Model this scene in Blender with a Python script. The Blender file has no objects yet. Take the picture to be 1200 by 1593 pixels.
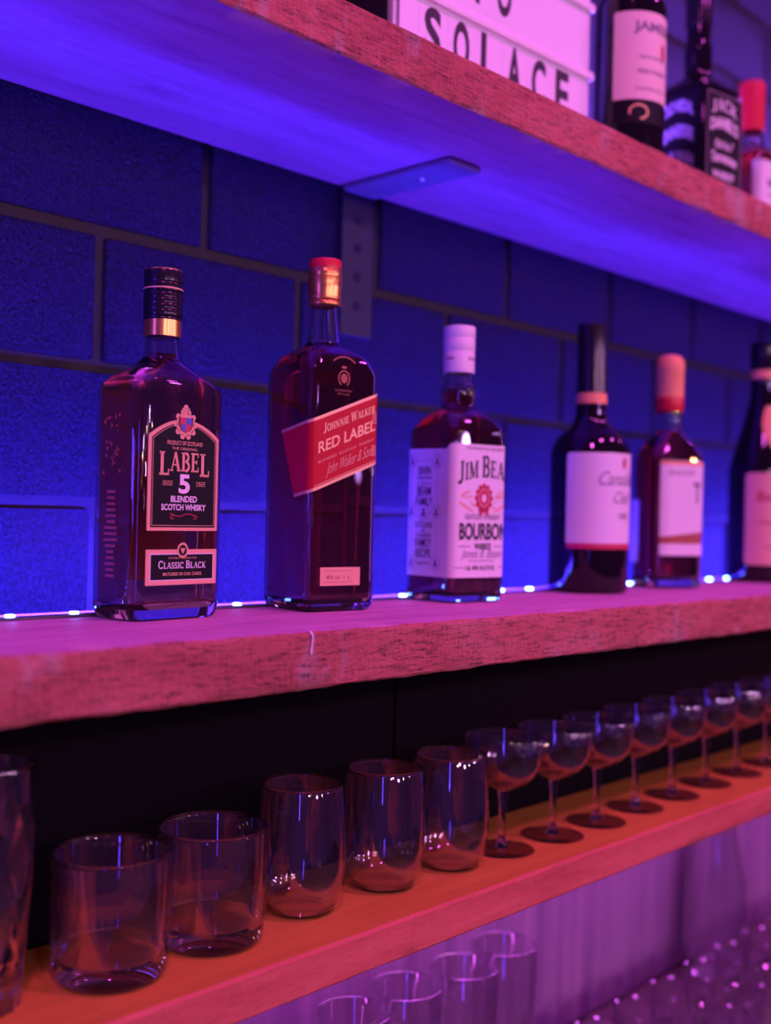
import bpy, bmesh, math, random
from math import pi, sin, cos, radians as R_
from mathutils import Vector, Matrix
random.seed(7)
S = bpy.context.scene
COL = S.collection
ZC = 1.5                                  # camera height above the floor, metres

# ------------------------------------------------------------------ camera
F_PX = 1745.6
yaw, pitch, roll = R_(46.08), R_(0.146), R_(1.301)
fw = Vector((sin(yaw)*cos(pitch), cos(yaw)*cos(pitch), sin(pitch)))
rt = Vector((cos(yaw), -sin(yaw), 0))
up = rt.cross(fw)
r2 = cos(roll)*rt + sin(roll)*up
u2 = -sin(roll)*rt + cos(roll)*up
cam = bpy.data.cameras.new('camera')
cam.sensor_fit = 'AUTO'; cam.sensor_width = 36
cam.lens = F_PX/1593*36
cam.clip_start = 0.02
cam.dof.use_dof = True
cam.dof.focus_distance = 0.845
cam.dof.aperture_fstop = cam.lens/1000/0.0122
camo = bpy.data.objects.new('camera', cam); COL.objects.link(camo)
camo.matrix_world = Matrix(((r2.x, u2.x, -fw.x, 0), (r2.y, u2.y, -fw.y, 0), (r2.z, u2.z, -fw.z, ZC), (0, 0, 0, 1)))
S.camera = camo

# ------------------------------------------------------------------ world, lights, exposure
S.view_settings.view_transform = 'Standard'
S.view_settings.look = 'None'
S.view_settings.exposure = 0.0
S.view_settings.gamma = 1.0
S.view_settings.use_curve_mapping = False
cy = S.cycles
cy.use_denoising = True
cy.max_bounces = 16; cy.transmission_bounces = 14; cy.glossy_bounces = 6; cy.diffuse_bounces = 3
cy.transparent_max_bounces = 48
cy.caustics_reflective = False; cy.caustics_refractive = True
cy.sample_clamp_indirect = 8.0
cy.sample_clamp_direct = 0.0

w = bpy.data.worlds.new('bar_room'); S.world = w; w.use_nodes = True
wb = w.node_tree.nodes['Background']
wb.inputs[0].default_value = (0.42, 0.10, 0.70, 1); wb.inputs[1].default_value = 0.10

def lamp(name, kind, loc, target, color, energy, **kw):
    l = bpy.data.lights.new(name, kind); l.color = color; l.energy = energy
    for k, v in kw.items(): setattr(l, k, v)
    o = bpy.data.objects.new(name, l); COL.objects.link(o)
    o.location = (loc[0], loc[1], loc[2]+ZC)
    if target is not None:
        d = Vector(target)-Vector(loc)
        o.rotation_euler = d.to_track_quat('-Z', 'Y').to_euler()
    return o
# red-orange ceiling spots over the bar
for i, x in enumerate((-0.3, 0.9, 2.1, 3.3)):
    lamp('ceiling_spot', 'AREA', (x, -0.42, 1.72), (x, 0.62, -0.1), (1.0, 0.10, 0.92), 6.0, shape='DISK', size=0.16, spread=R_(110))
# violet tube light down the room on the left
lamp('violet_tube_light', 'AREA', (-1.2, -0.9, 0.15), (0.9, 0.7, 0.1), (0.12, 0.05, 1.0), 3.5, shape='RECTANGLE', size=0.06, size_y=1.2)
lamp('violet_side_fill', 'AREA', (-0.9, 0.55, 0.24), (1.2, 0.68, -0.05), (0.13, 0.045, 1.0), 5, shape='RECTANGLE', size=0.12, size_y=0.26)  # added unseen fill lamp: violet on the middle shelf top and label sides
# small magenta stage lamps across the room
for x, z, e in ((-0.4, 0.75, 15), (0.5, 0.45, 13), (1.5, 0.85, 16), (2.5, 0.5, 14), (3.4, 0.8, 14)):
    lamp('magenta_stage_lamp', 'AREA', (x, -2.3, z), (x*.4+.75, 0.7, 0.0), (0.56, 0.22, 0.82), e*0.9, shape='DISK', size=0.13)
# warm bulbs far back in the room
for x, y, z in ((0.6, -2.2, 0.75), (-0.5, -1.8, 0.55), (1.5, -3.0, 0.6), (2.6, -2.6, 0.8), (3.4, -1.7, 0.5)):
    lamp('warm_bulb', 'POINT', (x, y, z), None, (1.0, 0.50, 0.18), 18, shadow_soft_size=0.035)

# ------------------------------------------------------------------ materials
def nt(m): return m.node_tree.nodes, m.node_tree.links
def mat(name, color, rough=0.5, metal=0.0, bump=None, var=None, spec=0.5, emit=None, trans=0, ior=1.45):
    m = bpy.data.materials.new(name); m.use_nodes = True
    n, l = nt(m); b = n['Principled BSDF']
    b.inputs['Base Color'].default_value = (*color, 1)
    b.inputs['Roughness'].default_value = rough
    b.inputs['Metallic'].default_value = metal
    b.inputs['Specular IOR Level'].default_value = spec
    b.inputs['IOR'].default_value = ior
    if trans: b.inputs['Transmission Weight'].default_value = trans
    if emit:
        b.inputs['Emission Color'].default_value = (*emit[0], 1); b.inputs['Emission Strength'].default_value = emit[1]
    if bump or var:
        tc = n.new('ShaderNodeTexCoord')
    if var:
        c2, scale, sc3 = var
        mp = n.new('ShaderNodeMapping'); mp.inputs['Scale'].default_value = sc3
        l.new(tc.outputs['Object'], mp.inputs[0])
        t = n.new('ShaderNodeTexNoise'); t.inputs['Scale'].default_value = scale; t.inputs['Detail'].default_value = 6
        l.new(mp.outputs[0], t.inputs['Vector'])
        cr = n.new('ShaderNodeValToRGB'); cr.color_ramp.elements[0].position = .35; cr.color_ramp.elements[1].position = .68
        cr.color_ramp.elements[0].color = (*color, 1); cr.color_ramp.elements[1].color = (*c2, 1)
        l.new(t.outputs['Fac'], cr.inputs[0]); l.new(cr.outputs[0], b.inputs['Base Color'])
    if bump:
        scale, strength, dist, sc3 = bump
        mp = n.new('ShaderNodeMapping'); mp.inputs['Scale'].default_value = sc3
        l.new(tc.outputs['Object'], mp.inputs[0])
        t = n.new('ShaderNodeTexNoise'); t.inputs['Scale'].default_value = scale; t.inputs['Detail'].default_value = 5; t.inputs['Roughness'].default_value = .6
        l.new(mp.outputs[0], t.inputs['Vector'])
        bp = n.new('ShaderNodeBump'); bp.inputs['Strength'].default_value = strength; bp.inputs['Distance'].default_value = dist
        l.new(t.outputs['Fac'], bp.inputs['Height']); l.new(bp.outputs[0], b.inputs['Normal'])
    return m

def glass(name, color=(1, 1, 1), ior=1.5, rough=0.0):
    return mat(name, color, rough, trans=1.0, ior=ior)

def thin_glass(name, tint=(.94, .92, .95), base=.19):
    """thin wall of clear glass: passes light straight, reflects at grazing angles"""
    m = bpy.data.materials.new(name); m.use_nodes = True
    n, l = nt(m); n.remove(n['Principled BSDF']); out = n['Material Output']
    tr = n.new('ShaderNodeBsdfTransparent'); tr.inputs[0].default_value = (*tint, 1)
    gl = n.new('ShaderNodeBsdfGlossy'); gl.inputs['Roughness'].default_value = 0.02; gl.inputs['Color'].default_value = (1, 1, 1, 1)
    lw = n.new('ShaderNodeLayerWeight'); lw.inputs[0].default_value = .5
    pw = n.new('ShaderNodeMath'); pw.operation = 'POWER'; pw.inputs[1].default_value = 4.0
    ma = n.new('ShaderNodeMath'); ma.operation = 'MULTIPLY_ADD'; ma.inputs[1].default_value = 1-base; ma.inputs[2].default_value = base
    mx = n.new('ShaderNodeMixShader')
    l.new(lw.outputs['Facing'], pw.inputs[0]); l.new(pw.outputs[0], ma.inputs[0]); l.new(ma.outputs[0], mx.inputs[0])
    l.new(tr.outputs[0], mx.inputs[1]); l.new(gl.outputs[0], mx.inputs[2]); l.new(mx.outputs[0], out.inputs[0])
    return m

def wood(name, c1, c2, c3, grain, edge_bump=1.0, patch=(.75, .6, .55), patch_amt=.5, saw=(1, 1, 1), fiber=0.0):
    """rough sawn board: long grain, pale scuffs, saw marks"""
    m = bpy.data.materials.new(name); m.use_nodes = True
    n, l = nt(m); b = n['Principled BSDF']; b.inputs['Roughness'].default_value = .62; b.inputs['Specular IOR Level'].default_value = .25
    tc = n.new('ShaderNodeTexCoord')
    def noise(sc3, scale, det=6, ro=.6, dist=0):
        mp = n.new('ShaderNodeMapping'); mp.inputs['Scale'].default_value = sc3
        l.new(tc.outputs['Object'], mp.inputs[0])
        t = n.new('ShaderNodeTexNoise'); t.inputs['Scale'].default_value = scale; t.inputs['Detail'].default_value = det
        t.inputs['Roughness'].default_value = ro; t.inputs['Distortion'].default_value = dist
        l.new(mp.outputs[0], t.inputs['Vector']); return t.outputs['Fac']
    def ramp(fac, stops):
        cr = n.new('ShaderNodeValToRGB'); e = cr.color_ramp.elements
        e[0].position, e[0].color = stops[0][0], (*stops[0][1], 1)
        e[1].position, e[1].color = stops[-1][0], (*stops[-1][1], 1)
        for p, c in stops[1:-1]:
            x = e.new(p); x.color = (*c, 1)
        l.new(fac, cr.inputs[0]); return cr.outputs[0]
    g = noise(grain, 6, 8, .65, .6)
    base = ramp(g, [(.3, c1), (.5, c2), (.7, c3)])
    p = noise((1, 1, .5), 22, 3, .6)
    pf = ramp(p, [(.60, (0, 0, 0)), (.72, (patch_amt,)*3)])
    mx = n.new('ShaderNodeMix'); mx.data_type = 'RGBA'
    l.new(pf, mx.inputs['Factor']); l.new(base, mx.inputs['A']); mx.inputs['B'].default_value = (*patch, 1)
    fb = noise((10, 10, 75), 6, 5, .7, .3); sw = noise((70, 3, 7), 6, 4, .7, .2)
    m1 = n.new('ShaderNodeMath'); m1.operation = 'MULTIPLY_ADD'; m1.inputs[1].default_value = .5; l.new(sw, m1.inputs[0])
    m0 = n.new('ShaderNodeMath'); m0.operation = 'MULTIPLY'; m0.inputs[1].default_value = 1.5; l.new(fb, m0.inputs[0]); l.new(m0.outputs[0], m1.inputs[2])
    m2 = n.new('ShaderNodeMath'); m2.operation = 'MULTIPLY'; m2.inputs[1].default_value = .5; l.new(m1.outputs[0], m2.inputs[0])
    pit = ramp(m2.outputs[0], [(.36, (1-.72*fiber,)*3), (.455, (1-.22*fiber,)*3), (.52, (1-.02*fiber,)*3), (.60, (1, 1, 1))])
    mm = n.new('ShaderNodeMix'); mm.data_type = 'RGBA'; mm.blend_type = 'MULTIPLY'; mm.inputs['Factor'].default_value = 1
    l.new(mx.outputs['Result'], mm.inputs['A']); l.new(pit, mm.inputs['B'])
    l.new(mm.outputs['Result'], b.inputs['Base Color'])
    s1 = noise(saw, 90, 5, .75, .4); s2 = noise((1, 1, 1), 260, 5, .75)
    ad = n.new('ShaderNodeMath'); ad.operation = 'ADD'; l.new(s1, ad.inputs[0]); l.new(s2, ad.inputs[1])
    bp = n.new('ShaderNodeBump'); bp.inputs['Strength'].default_value = .9*edge_bump; bp.inputs['Distance'].default_value = .006
    l.new(ad.outputs[0], bp.inputs['Height']); l.new(bp.outputs[0], b.inputs['Normal'])
    return m

M = {}
M['block'] = mat('painted_block', (.012, .008, .014), .5, bump=(300, 1.0, .03, (1, 1, .8)), var=((.046, .034, .056), 330, (1, 1, .8)))
M['mortar'] = mat('painted_mortar', (.016, .007, .009), .6, bump=(160, .35, .0015, (1, 1, 1)))
M['shelf_wood'] = wood('rough_sawn_plank', (.70, .18, .16), (.88, .25, .21), (.95, .36, .31), (1.2, 10, 3), 1.0, (.85, .66, .66), .6, (3, .6, .5), 1.0)
M['board_face'] = wood('weathered_violet_lit_face', (.50, .21, .34), (.66, .29, .45), (.74, .37, .52), (1.2, 9, 9), .35, (.66, .46, .54), .4, (1, 3, 3))  # weathered face, with violet LED light put into its colour
M['pine'] = wood('varnished_pine', (.53, .205, .034), (.62, .255, .042), (.67, .30, .050), (1.0, 9, 9), .12, (.66, .33, .16), .2, (1, 3, 3))
M['pine_edge'] = wood('magenta_lit_pine_edge', (.50, .10, .08), (.62, .13, .10), (.70, .17, .13), (1.0, 9, 9), .25, (.70, .2, .16), .3, (2, 1, 1), .25)  # sawn edge of the same pine, magenta light put into its colour
M['black_board'] = mat('shade_black', (.0035, .0025, .004), .7, spec=.1)  # near-black colour stands for the unlit space behind the glasses
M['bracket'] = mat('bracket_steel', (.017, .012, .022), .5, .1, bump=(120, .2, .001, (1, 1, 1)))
M['bracket_arm'] = mat('led_lit_bracket_steel', (.34, .30, .38), .4, .2, bump=(120, .2, .001, (1, 1, 1)))  # paler galvanised arm, with blue LED brightness put into its colour
M['salmon'] = mat('salmon_paper', (.85, .42, .30), .5)
M['dim_ink'] = mat('shaded_white_ink', (.34, .28, .38), .5)  # white ink darkened in place of weaker light on the side face
M['zinc'] = mat('zinc_screw', (.7, .7, .75), .3, 1.0)
M['hole'] = mat('dark_hole', (.01, .01, .015), .8)
M['led_tape'] = mat('led_tape', (.08, .08, .10), .5)
M['led_chip'] = mat('led_chip', (.3, .35, 1), .4, emit=((.10, .22, 1.0), 60))
M['clear'] = glass('clear_bottle_glass', (.97, .96, .98))
M['darkglass'] = mat('dark_bottle_glass', (.008, .004, .008), .06, spec=.6)
M['amber'] = glass('amber_whisky', (.84, .27, .085), 1.36)
M['deep_amber'] = glass('deep_amber_whisky', (.70, .05, .02), 1.36)
M['wall_glass'] = thin_glass('thin_tumbler_glass')
M['base_glass'] = glass('thick_glass_base', (.95, .93, .96))
M['cut_glass'] = glass('cut_crystal', (.96, .94, .97))
_b = M['cut_glass'].node_tree.nodes['Principled BSDF']; _b.inputs['Coat Weight'].default_value = 1.0; _b.inputs['Coat IOR'].default_value = 1.9; _b.inputs['Coat Roughness'].default_value = .06
M['black_cap'] = mat('glossy_black_cap', (.012, .010, .014), .22)
M['gold'] = mat('gold_foil', (.90, .42, .10), .28, .9)
M['gold_print'] = mat('gold_print', (.82, .52, .24), .4, .25)
M['copper'] = mat('copper_print', (.80, .43, .24), .45)
M['red_cap'] = mat('red_plastic', (.62, .02, .03), .35)
M['red_label'] = mat('red_paper', (.50, .008, .018), .5, spec=.25)
M['black_label'] = mat('black_paper', (.007, .005, .008), .5, spec=.2)
M['white_label'] = mat('white_paper', (.80, .77, .75), .5)
M['cream'] = mat('cream_paper', (.80, .66, .52), .5)
M['white_cap'] = mat('white_plastic', (.80, .76, .74), .4)
M['ink'] = mat('black_ink', (.03, .025, .035), .5)
M['grey_ink'] = mat('grey_ink', (.22, .18, .22), .5)
M['white_ink'] = mat('white_ink', (.85, .8, .8), .45)
M['crimson'] = mat('crimson_ink', (.55, .02, .07), .45)
M['blue_ink'] = mat('blue_ink', (.08, .10, .45), .45)
M['orange_label'] = mat('orange_paper', (.85, .38, .14), .5)
M['brown_ink'] = mat('brown_ink', (.36, .10, .05), .5)
M['sign_white'] = mat('white_sign_plastic', (.85, .82, .82), .35)
M['sign_panel'] = mat('white_sign_panel', (.82, .80, .82), .4)
M['letter_film'] = mat('clear_letter_card', (.83, .81, .83), .3)
M['steel'] = mat('brushed_steel_panel', (.46, .26, .44), .42, .35, var=((.28, .14, .30), 5, (9, 1, .4)))
M['counter'] = mat('counter_laminate', (.22, .14, .14), .3)
M['floor'] = mat('dark_floor', (.05, .04, .05), .5, bump=(30, .2, .002, (1, 1, 1)))

# ------------------------------------------------------------------ object helpers
def link(name, bm_or_me, m, parent=None, smooth=True, angle=35):
    if isinstance(bm_or_me, bmesh.types.BMesh):
        me = bpy.data.meshes.new(name); bm_or_me.to_mesh(me); bm_or_me.free()
    else: me = bm_or_me
    ms = m if isinstance(m, (list, tuple)) else [m]
    for x in ms: me.materials.append(x)
    if smooth:
        for p in me.polygons: p.use_smooth = True
        try: me.set_sharp_from_angle(angle=R_(angle))
        except Exception: pass
    o = bpy.data.objects.new(name, me); COL.objects.link(o)
    if parent is not None: o.parent = parent
    return o
def tag(o, label, cat, group=None):
    o['label'] = label; o['category'] = cat
    if group: o['group'] = group
    return o
def thing(name, label, cat, loc, rz=0, group=None):
    o = bpy.data.objects.new(name, None); COL.objects.link(o)
    o.empty_display_size = .03
    o.location = (loc[0], loc[1], loc[2]+ZC); o.rotation_euler = (0, 0, R_(rz))
    return tag(o, label, cat, group)
def dup(root, loc, rz, label, group=None):
    r = root.copy(); COL.objects.link(r); r.location = (loc[0], loc[1], loc[2]+ZC); r.rotation_euler = (0, 0, R_(rz)); r['label'] = label
    if group: r['group'] = group
    for ch in list(root.children):
        c = ch.copy(); COL.objects.link(c); c.parent = r
        for g in list(ch.children):
            d = g.copy(); COL.objects.link(d); d.parent = c
    return r
def struct(o):
    o['kind'] = 'structure'; return o
def box(bm, x0, x1, y0, y1, z0, z1, mi=0):
    v = [bm.verts.new(p) for p in ((x0, y0, z0), (x1, y0, z0), (x1, y1, z0), (x0, y1, z0), (x0, y0, z1), (x1, y0, z1), (x1, y1, z1), (x0, y1, z1))]
    for q in ((0, 3, 2, 1), (4, 5, 6, 7), (0, 1, 5, 4), (1, 2, 6, 5), (2, 3, 7, 6), (3, 0, 4, 7)):
        f = bm.faces.new([v[i] for i in q]); f.material_index = mi
    return v
def bevel_all(bm, w, seg=2):
    bmesh.ops.bevel(bm, geom=list(bm.edges), offset=w, segments=seg, profile=.5, affect='EDGES')
def ring(bm, z, hw, hd, cr, k=8):
    pts = []
    cr = max(1e-5, min(cr, hw, hd))
    for cx, cy_, a0 in ((hw-cr, hd-cr, 0), (-(hw-cr), hd-cr, 90), (-(hw-cr), -(hd-cr), 180), (hw-cr, -(hd-cr), 270)):
        for i in range(k+1):
            a = R_(a0+90*i/k); pts.append(bm.verts.new((cx+cr*cos(a), cy_+cr*sin(a), z)))
    return pts
def bridge(bm, a, b, mi=0):
    n = len(a)
    for i in range(n):
        f = bm.faces.new((a[i], a[(i+1) % n], b[(i+1) % n], b[i])); f.material_index = mi
def loft(secs, k=8, cap=(True, True)):
    bm = bmesh.new(); rs = [ring(bm, *s, k=k) for s in secs]
    for a, b in zip(rs, rs[1:]): bridge(bm, a, b)
    if cap[0]: bm.faces.new(rs[0][::-1])
    if cap[1]: bm.faces.new(rs[-1])
    bmesh.ops.recalc_face_normals(bm, faces=bm.faces)
    return bm
def lathe(prof, n=48, closed=False, caps=(False, False)):
    """prof: (r, z) from one end to the other"""
    bm = bmesh.new(); rs = []
    for r, z in prof:
        rs.append([bm.verts.new((r*cos(2*pi*i/n), r*sin(2*pi*i/n), z)) for i in range(n)])
    for a, b in zip(rs, rs[1:]): bridge(bm, a, b)
    if closed: bridge(bm, rs[-1], rs[0])
    if caps[0]: bm.faces.new(rs[0][::-1])
    if caps[1]: bm.faces.new(rs[-1])
    bmesh.ops.remove_doubles(bm, verts=bm.verts, dist=1e-6)
    bmesh.ops.recalc_face_normals(bm, faces=bm.faces)
    return bm
def smooth_secs(secs, per=5):
    """Catmull-Rom between sections flagged as soft: (z,hw,hd,cr)"""
    out = []
    n = len(secs)
    for i in range(n-1):
        p0 = secs[max(0, i-1)]; p1 = secs[i]; p2 = secs[i+1]; p3 = secs[min(n-1, i+2)]
        for t in range(per):
            u = t/per
            out.append(tuple(.5*((2*b)+(-a+c)*u+(2*a-5*b+4*c-d)*u*u+(-a+3*b-3*c+d)*u**3) for a, b, c, d in zip(p0, p1, p2, p3)))
    out.append(secs[-1]); return out
def sec_at(secs, z):
    for a, b in zip(secs, secs[1:]):
        if a[0] <= z <= b[0] and b[0] > a[0]:
            t = (z-a[0])/(b[0]-a[0]); return (z,)+tuple(a[i]+(b[i]-a[i])*t for i in (1, 2, 3))
    return secs[-1]
def shell(secs, wall=.003, base=.008, k=8):
    bm = bmesh.new()
    ins = [sec_at(secs, base)]+[s for s in secs if s[0] > base+.001]
    ins = [(z, hw-wall, hd-wall, max(.001, cr-wall)) for z, hw, hd, cr in ins]
    f0 = ins[0]; ins = [(f0[0], f0[1]*.86, f0[2]*.86, f0[3]*.86), (f0[0]+.004, f0[1], f0[2], f0[3])]+[s for s in ins[1:] if s[0] > f0[0]+.005]
    ro = [ring(bm, *s, k=k) for s in secs]; ri = [ring(bm, *s, k=k) for s in ins]
    for a, b in zip(ro, ro[1:]): bridge(bm, a, b)
    bridge(bm, ro[-1], ri[-1])
    for a, b in zip(ri[::-1], ri[::-1][1:]): bridge(bm, a, b)
    bm.faces.new(ro[0][::-1]); bm.faces.new(ri[0])
    bmesh.ops.recalc_face_normals(bm, faces=bm.faces)
    return bm, ins
def liquid(ins, fill, k=8, gap=.0004):
    s = [x for x in ins if x[0] < fill-.0005]+[sec_at(ins, fill)]
    s = [(z+(gap if i == 0 else 0), hw-gap, hd-gap, max(.0005, cr-gap)) for i, (z, hw, hd, cr) in enumerate(s)]
    return loft(s, k)

# ---- printing on curved surfaces
class Skin:
    """maps (s, z) - arc length from the middle of the front face, height - on to a bottle wall"""
    def __init__(self, hw, hd, cr): self.hw, self.hd, self.cr = hw, hd, cr
    def at(self, s, z, e):
        hw, hd, cr = self.hw, self.hd, self.cr
        sg = 1 if s >= 0 else -1; a = abs(s); f = hw-cr; arc = cr*pi/2; side = 2*(hd-cr)
        if a <= f: x, y, nx, ny = a, -hd, 0, -1
        elif a <= f+arc:
            t = (a-f)/cr; nx, ny = sin(t), -cos(t); x, y = f+cr*nx, -(hd-cr)+cr*ny
        elif a <= f+arc+side: x, y, nx, ny = hw, -(hd-cr)+(a-f-arc), 1, 0
        else:
            t = (a-f-arc-side)/cr; nx, ny = cos(t), sin(t); x, y = f+cr*nx, (hd-cr)+cr*ny
        return Vector((sg*(x+nx*e), y+ny*e, z))
class Flat:
    def __init__(self, y=0): self.y = y
    def at(self, s, z, e): return Vector((s, self.y-e, z))

def rect(x0, x1, y0, y1, r=0, k=5):
    if r <= 0: return [(x0, y0), (x1, y0), (x1, y1), (x0, y1)]
    p = []
    for cx, c_, a0 in ((x1-r, y1-r, 0), (x0+r, y1-r, 90), (x0+r, y0+r, 180), (x1-r, y0+r, 270)):
        for i in range(k+1):
            a = R_(a0+90*i/k); p.append((cx+r*cos(a), c_+r*sin(a)))
    return p
def ell(cx, c_, rx, ry, n=28): return [(cx+rx*cos(2*pi*i/n), c_+ry*sin(2*pi*i/n)) for i in range(n)]
def geom(polys):
    V, Fs = [], []
    for p in polys:
        b = len(V); V += [tuple(q) for q in p]; Fs.append(list(range(b, b+len(p))))
    return V, Fs
def frame_geom(outer, inner):
    n = len(outer); V = list(outer)+list(inner)
    return V, [[i, (i+1) % n, n+(i+1) % n, n+i] for i in range(n)]
def stroke(pts, t):
    """polyline of constant width as one strip"""
    n = len(pts); L, Rr = [], []
    for i in range(n):
        a = Vector(pts[max(0, i-1)]); b = Vector(pts[min(n-1, i+1)]); d = (b-a)
        if d.length < 1e-9: d = Vector((1, 0))
        d.normalize(); q = Vector((-d.y, d.x))*t/2; p = Vector(pts[i])
        L.append(tuple(p+q)); Rr.append(tuple(p-q))
    return L+Rr, [[i, i+1, n+i+1, n+i] for i in range(n-1)]
def join(*gs):
    V, Fs = [], []
    for v, f in gs:
        b = len(V); V += list(v); Fs += [[i+b for i in q] for q in f]
    return V, Fs
def arcpts(cx, c_, rx, ry, a0, a1, n=12): return [(cx+rx*cos(R_(a0+(a1-a0)*i/n)), c_+ry*sin(R_(a0+(a1-a0)*i/n))) for i in range(n+1)]
def fit(g, cx, y0, width=None, height=None):
    V, Fs = g; xs = [v[0] for v in V]; ys = [v[1] for v in V]
    W = max(xs)-min(xs) or 1; H = max(ys)-min(ys) or 1
    sx = (width/W) if width else (height/H); sy = (height/H) if height else sx
    mx = (max(xs)+min(xs))/2; my = min(ys)
    return [((x-mx)*sx+cx, (y-my)*sy+y0) for x, y in V], Fs
_cache = {}
def sans(text, bold=0.0, shear=0.0):
    k = (text, bold, shear)
    if k in _cache: return _cache[k]
    c = bpy.data.curves.new('lettering', 'FONT'); c.body = text; c.offset = bold; c.shear = shear; c.resolution_u = 4
    o = bpy.data.objects.new('lettering', c); COL.objects.link(o)
    dg = bpy.context.evaluated_depsgraph_get(); dg.update()
    me = bpy.data.meshes.new_from_object(o.evaluated_get(dg))
    g = ([(v.co.x, v.co.y) for v in me.vertices], [list(p.vertices) for p in me.polygons])
    bpy.data.objects.remove(o); bpy.data.curves.remove(c); bpy.data.meshes.remove(me)
    _cache[k] = g; return g
T, t_ = .19, .075
def _l(x0, y0, x1, y1, w): return stroke([(x0, y0), (x1, y1)], w)
def _sf(x, y, w=.34): return _l(x-w/2, y, x+w/2, y, t_)
_b, _t = t_/2, 1-t_/2
GL = {
 'L': (.68, [_l(.2, 0, .2, 1, T), _sf(.2, _t), _l(.03, _b, .64, _b, t_*1.3), _l(.61, 0, .61, .26, t_)]),
 'A': (.86, [_l(.14, 0, .43, 1, t_*1.1), _l(.43, 1, .72, 0, T), _l(.24, .33, .62, .33, t_), _sf(.13, _b, .26), _sf(.73, _b, .32)]),
 'B': (.76, [_l(.2, 0, .2, 1, T), _l(.03, _b, .4, _b, t_), _l(.03, _t, .4, _t, t_), _l(.2, .52, .4, .52, t_), stroke(arcpts(.38, .75, .21, .21, -90, 90), T*.8), stroke(arcpts(.40, .275, .24, .235, -90, 90), T*.85)]),
 'E': (.72, [_l(.2, 0, .2, 1, T), _l(.03, _b, .64, _b, t_*1.2), _l(.03, _t, .62, _t, t_*1.2), _l(.2, .52, .5, .52, t_), _l(.62, 0, .62, .25, t_), _l(.60, .77, .60, 1, t_), _l(.5, .4, .5, .64, t_)]),
 'C': (.82, [stroke(arcpts(.44, .5, .33, .46, 45, 315, 20), T*.8), _l(.70, .70, .70, .98, t_), _l(.70, .02, .70, .25, t_)]),
 'S': (.62, [stroke(arcpts(.31, .735, .2, .225, 20, 270, 14)+arcpts(.31, .265, .2, .225, 90, -160, 14), T*.75), _l(.5, .74, .5, .98, t_), _l(.1, .02, .1, .26, t_)]),
 'I': (.42, [_l(.21, 0, .21, 1, T), _sf(.21, _b), _sf(.21, _t)]),
 'K': (.84, [_l(.2, 0, .2, 1, T), _sf(.2, _b), _sf(.2, _t), _l(.28, .42, .66, 1, t_*1.1), _l(.36, .55, .7, 0, T), _sf(.68, _t, .26), _sf(.72, _b, .3)]),
 'J': (.56, [stroke([(.34, 1), (.34, .2)]+arcpts(.18, .17, .16, .17, 0, -150, 8), T), _sf(.34, _t)]),
 'M': (1.06, [_l(.17, 0, .17, 1, t_*1.2), _l(.2, 1, .52, .05, T), _l(.52, .05, .84, 1, t_*1.1), _l(.88, 0, .88, 1, T), _sf(.17, _b, .3), _sf(.88, _b), _sf(.16, _t, .24), _sf(.9, _t, .26)]),
 'O': (.86, [stroke(arcpts(.43, .5, .33, .46, 0, 360, 26), T*.85)]),
 'H': (.9, [_l(.2, 0, .2, 1, T), _l(.7, 0, .7, 1, T), _l(.2, .52, .7, .52, t_), _sf(.2, _b), _sf(.2, _t), _sf(.7, _b), _sf(.7, _t)]),
 'N': (.92, [_l(.18, 0, .18, 1, t_*1.1), _l(.18, 1, .74, 0, T), _l(.74, 0, .74, 1, t_*1.1), _sf(.18, _b, .28), _sf(.74, _t, .28), _sf(.14, _t, .22)]),
 'W': (1.16, [_l(.14, 1, .36, 0, T), _l(.36, 0, .58, .9, t_), _l(.56, 1, .8, 0, T), _l(.8, 0, 1.02, 1, t_), _sf(.15, _t, .3), _sf(.56, _t, .26), _sf(1.02, _t, .26)]),
 'R': (.82, [_l(.2, 0, .2, 1, T), _sf(.2, _b), _l(.03, _t, .4, _t, t_), _l(.2, .5, .4, .5, t_), stroke(arcpts(.38, .745, .2, .225, -90, 90), T*.8), _l(.4, .5, .68, 0, T), _sf(.7, _b, .24)]),
 'U': (.86, [stroke([(.2, 1), (.2, .34)]+arcpts(.43, .32, .23, .29, 180, 360, 10)+[(.66, 1)], T*.8), _sf(.2, _t), _sf(.66, _t, .26)]),
 'D': (.86, [_l(.2, 0, .2, 1, T), _l(.03, _b, .4, _b, t_), _l(.03, _t, .4, _t, t_), stroke(arcpts(.36, .5, .34, .46, -90, 90, 14), T*.85)]),
 "'": (.2, [_l(.1, .72, .1, 1, .12)]),
}
def serif(text, caps=None, gap=.02):
    """text in a slab of upright roman letters; caps: {index: height}"""
    parts, x = [], 0
    for i, ch in enumerate(text):
        if ch == ' ': x += .34; continue
        wd, gs = GL[ch]; h = (caps or {}).get(i, 1.0)
        v, f = join(*gs); parts.append(([(x+a*h, b*h) for a, b in v], f)); x += wd*h+gap
    return join(*parts)
def move(g, dx=0, dy=0, rot=0, fn=None):
    V, Fs = g; c, s = cos(R_(rot)), sin(R_(rot))
    V = [(x*c-y*s+dx, x*s+y*c+dy) for x, y in V]
    if fn: V = [fn(x, y) for x, y in V]
    return V, Fs
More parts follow.
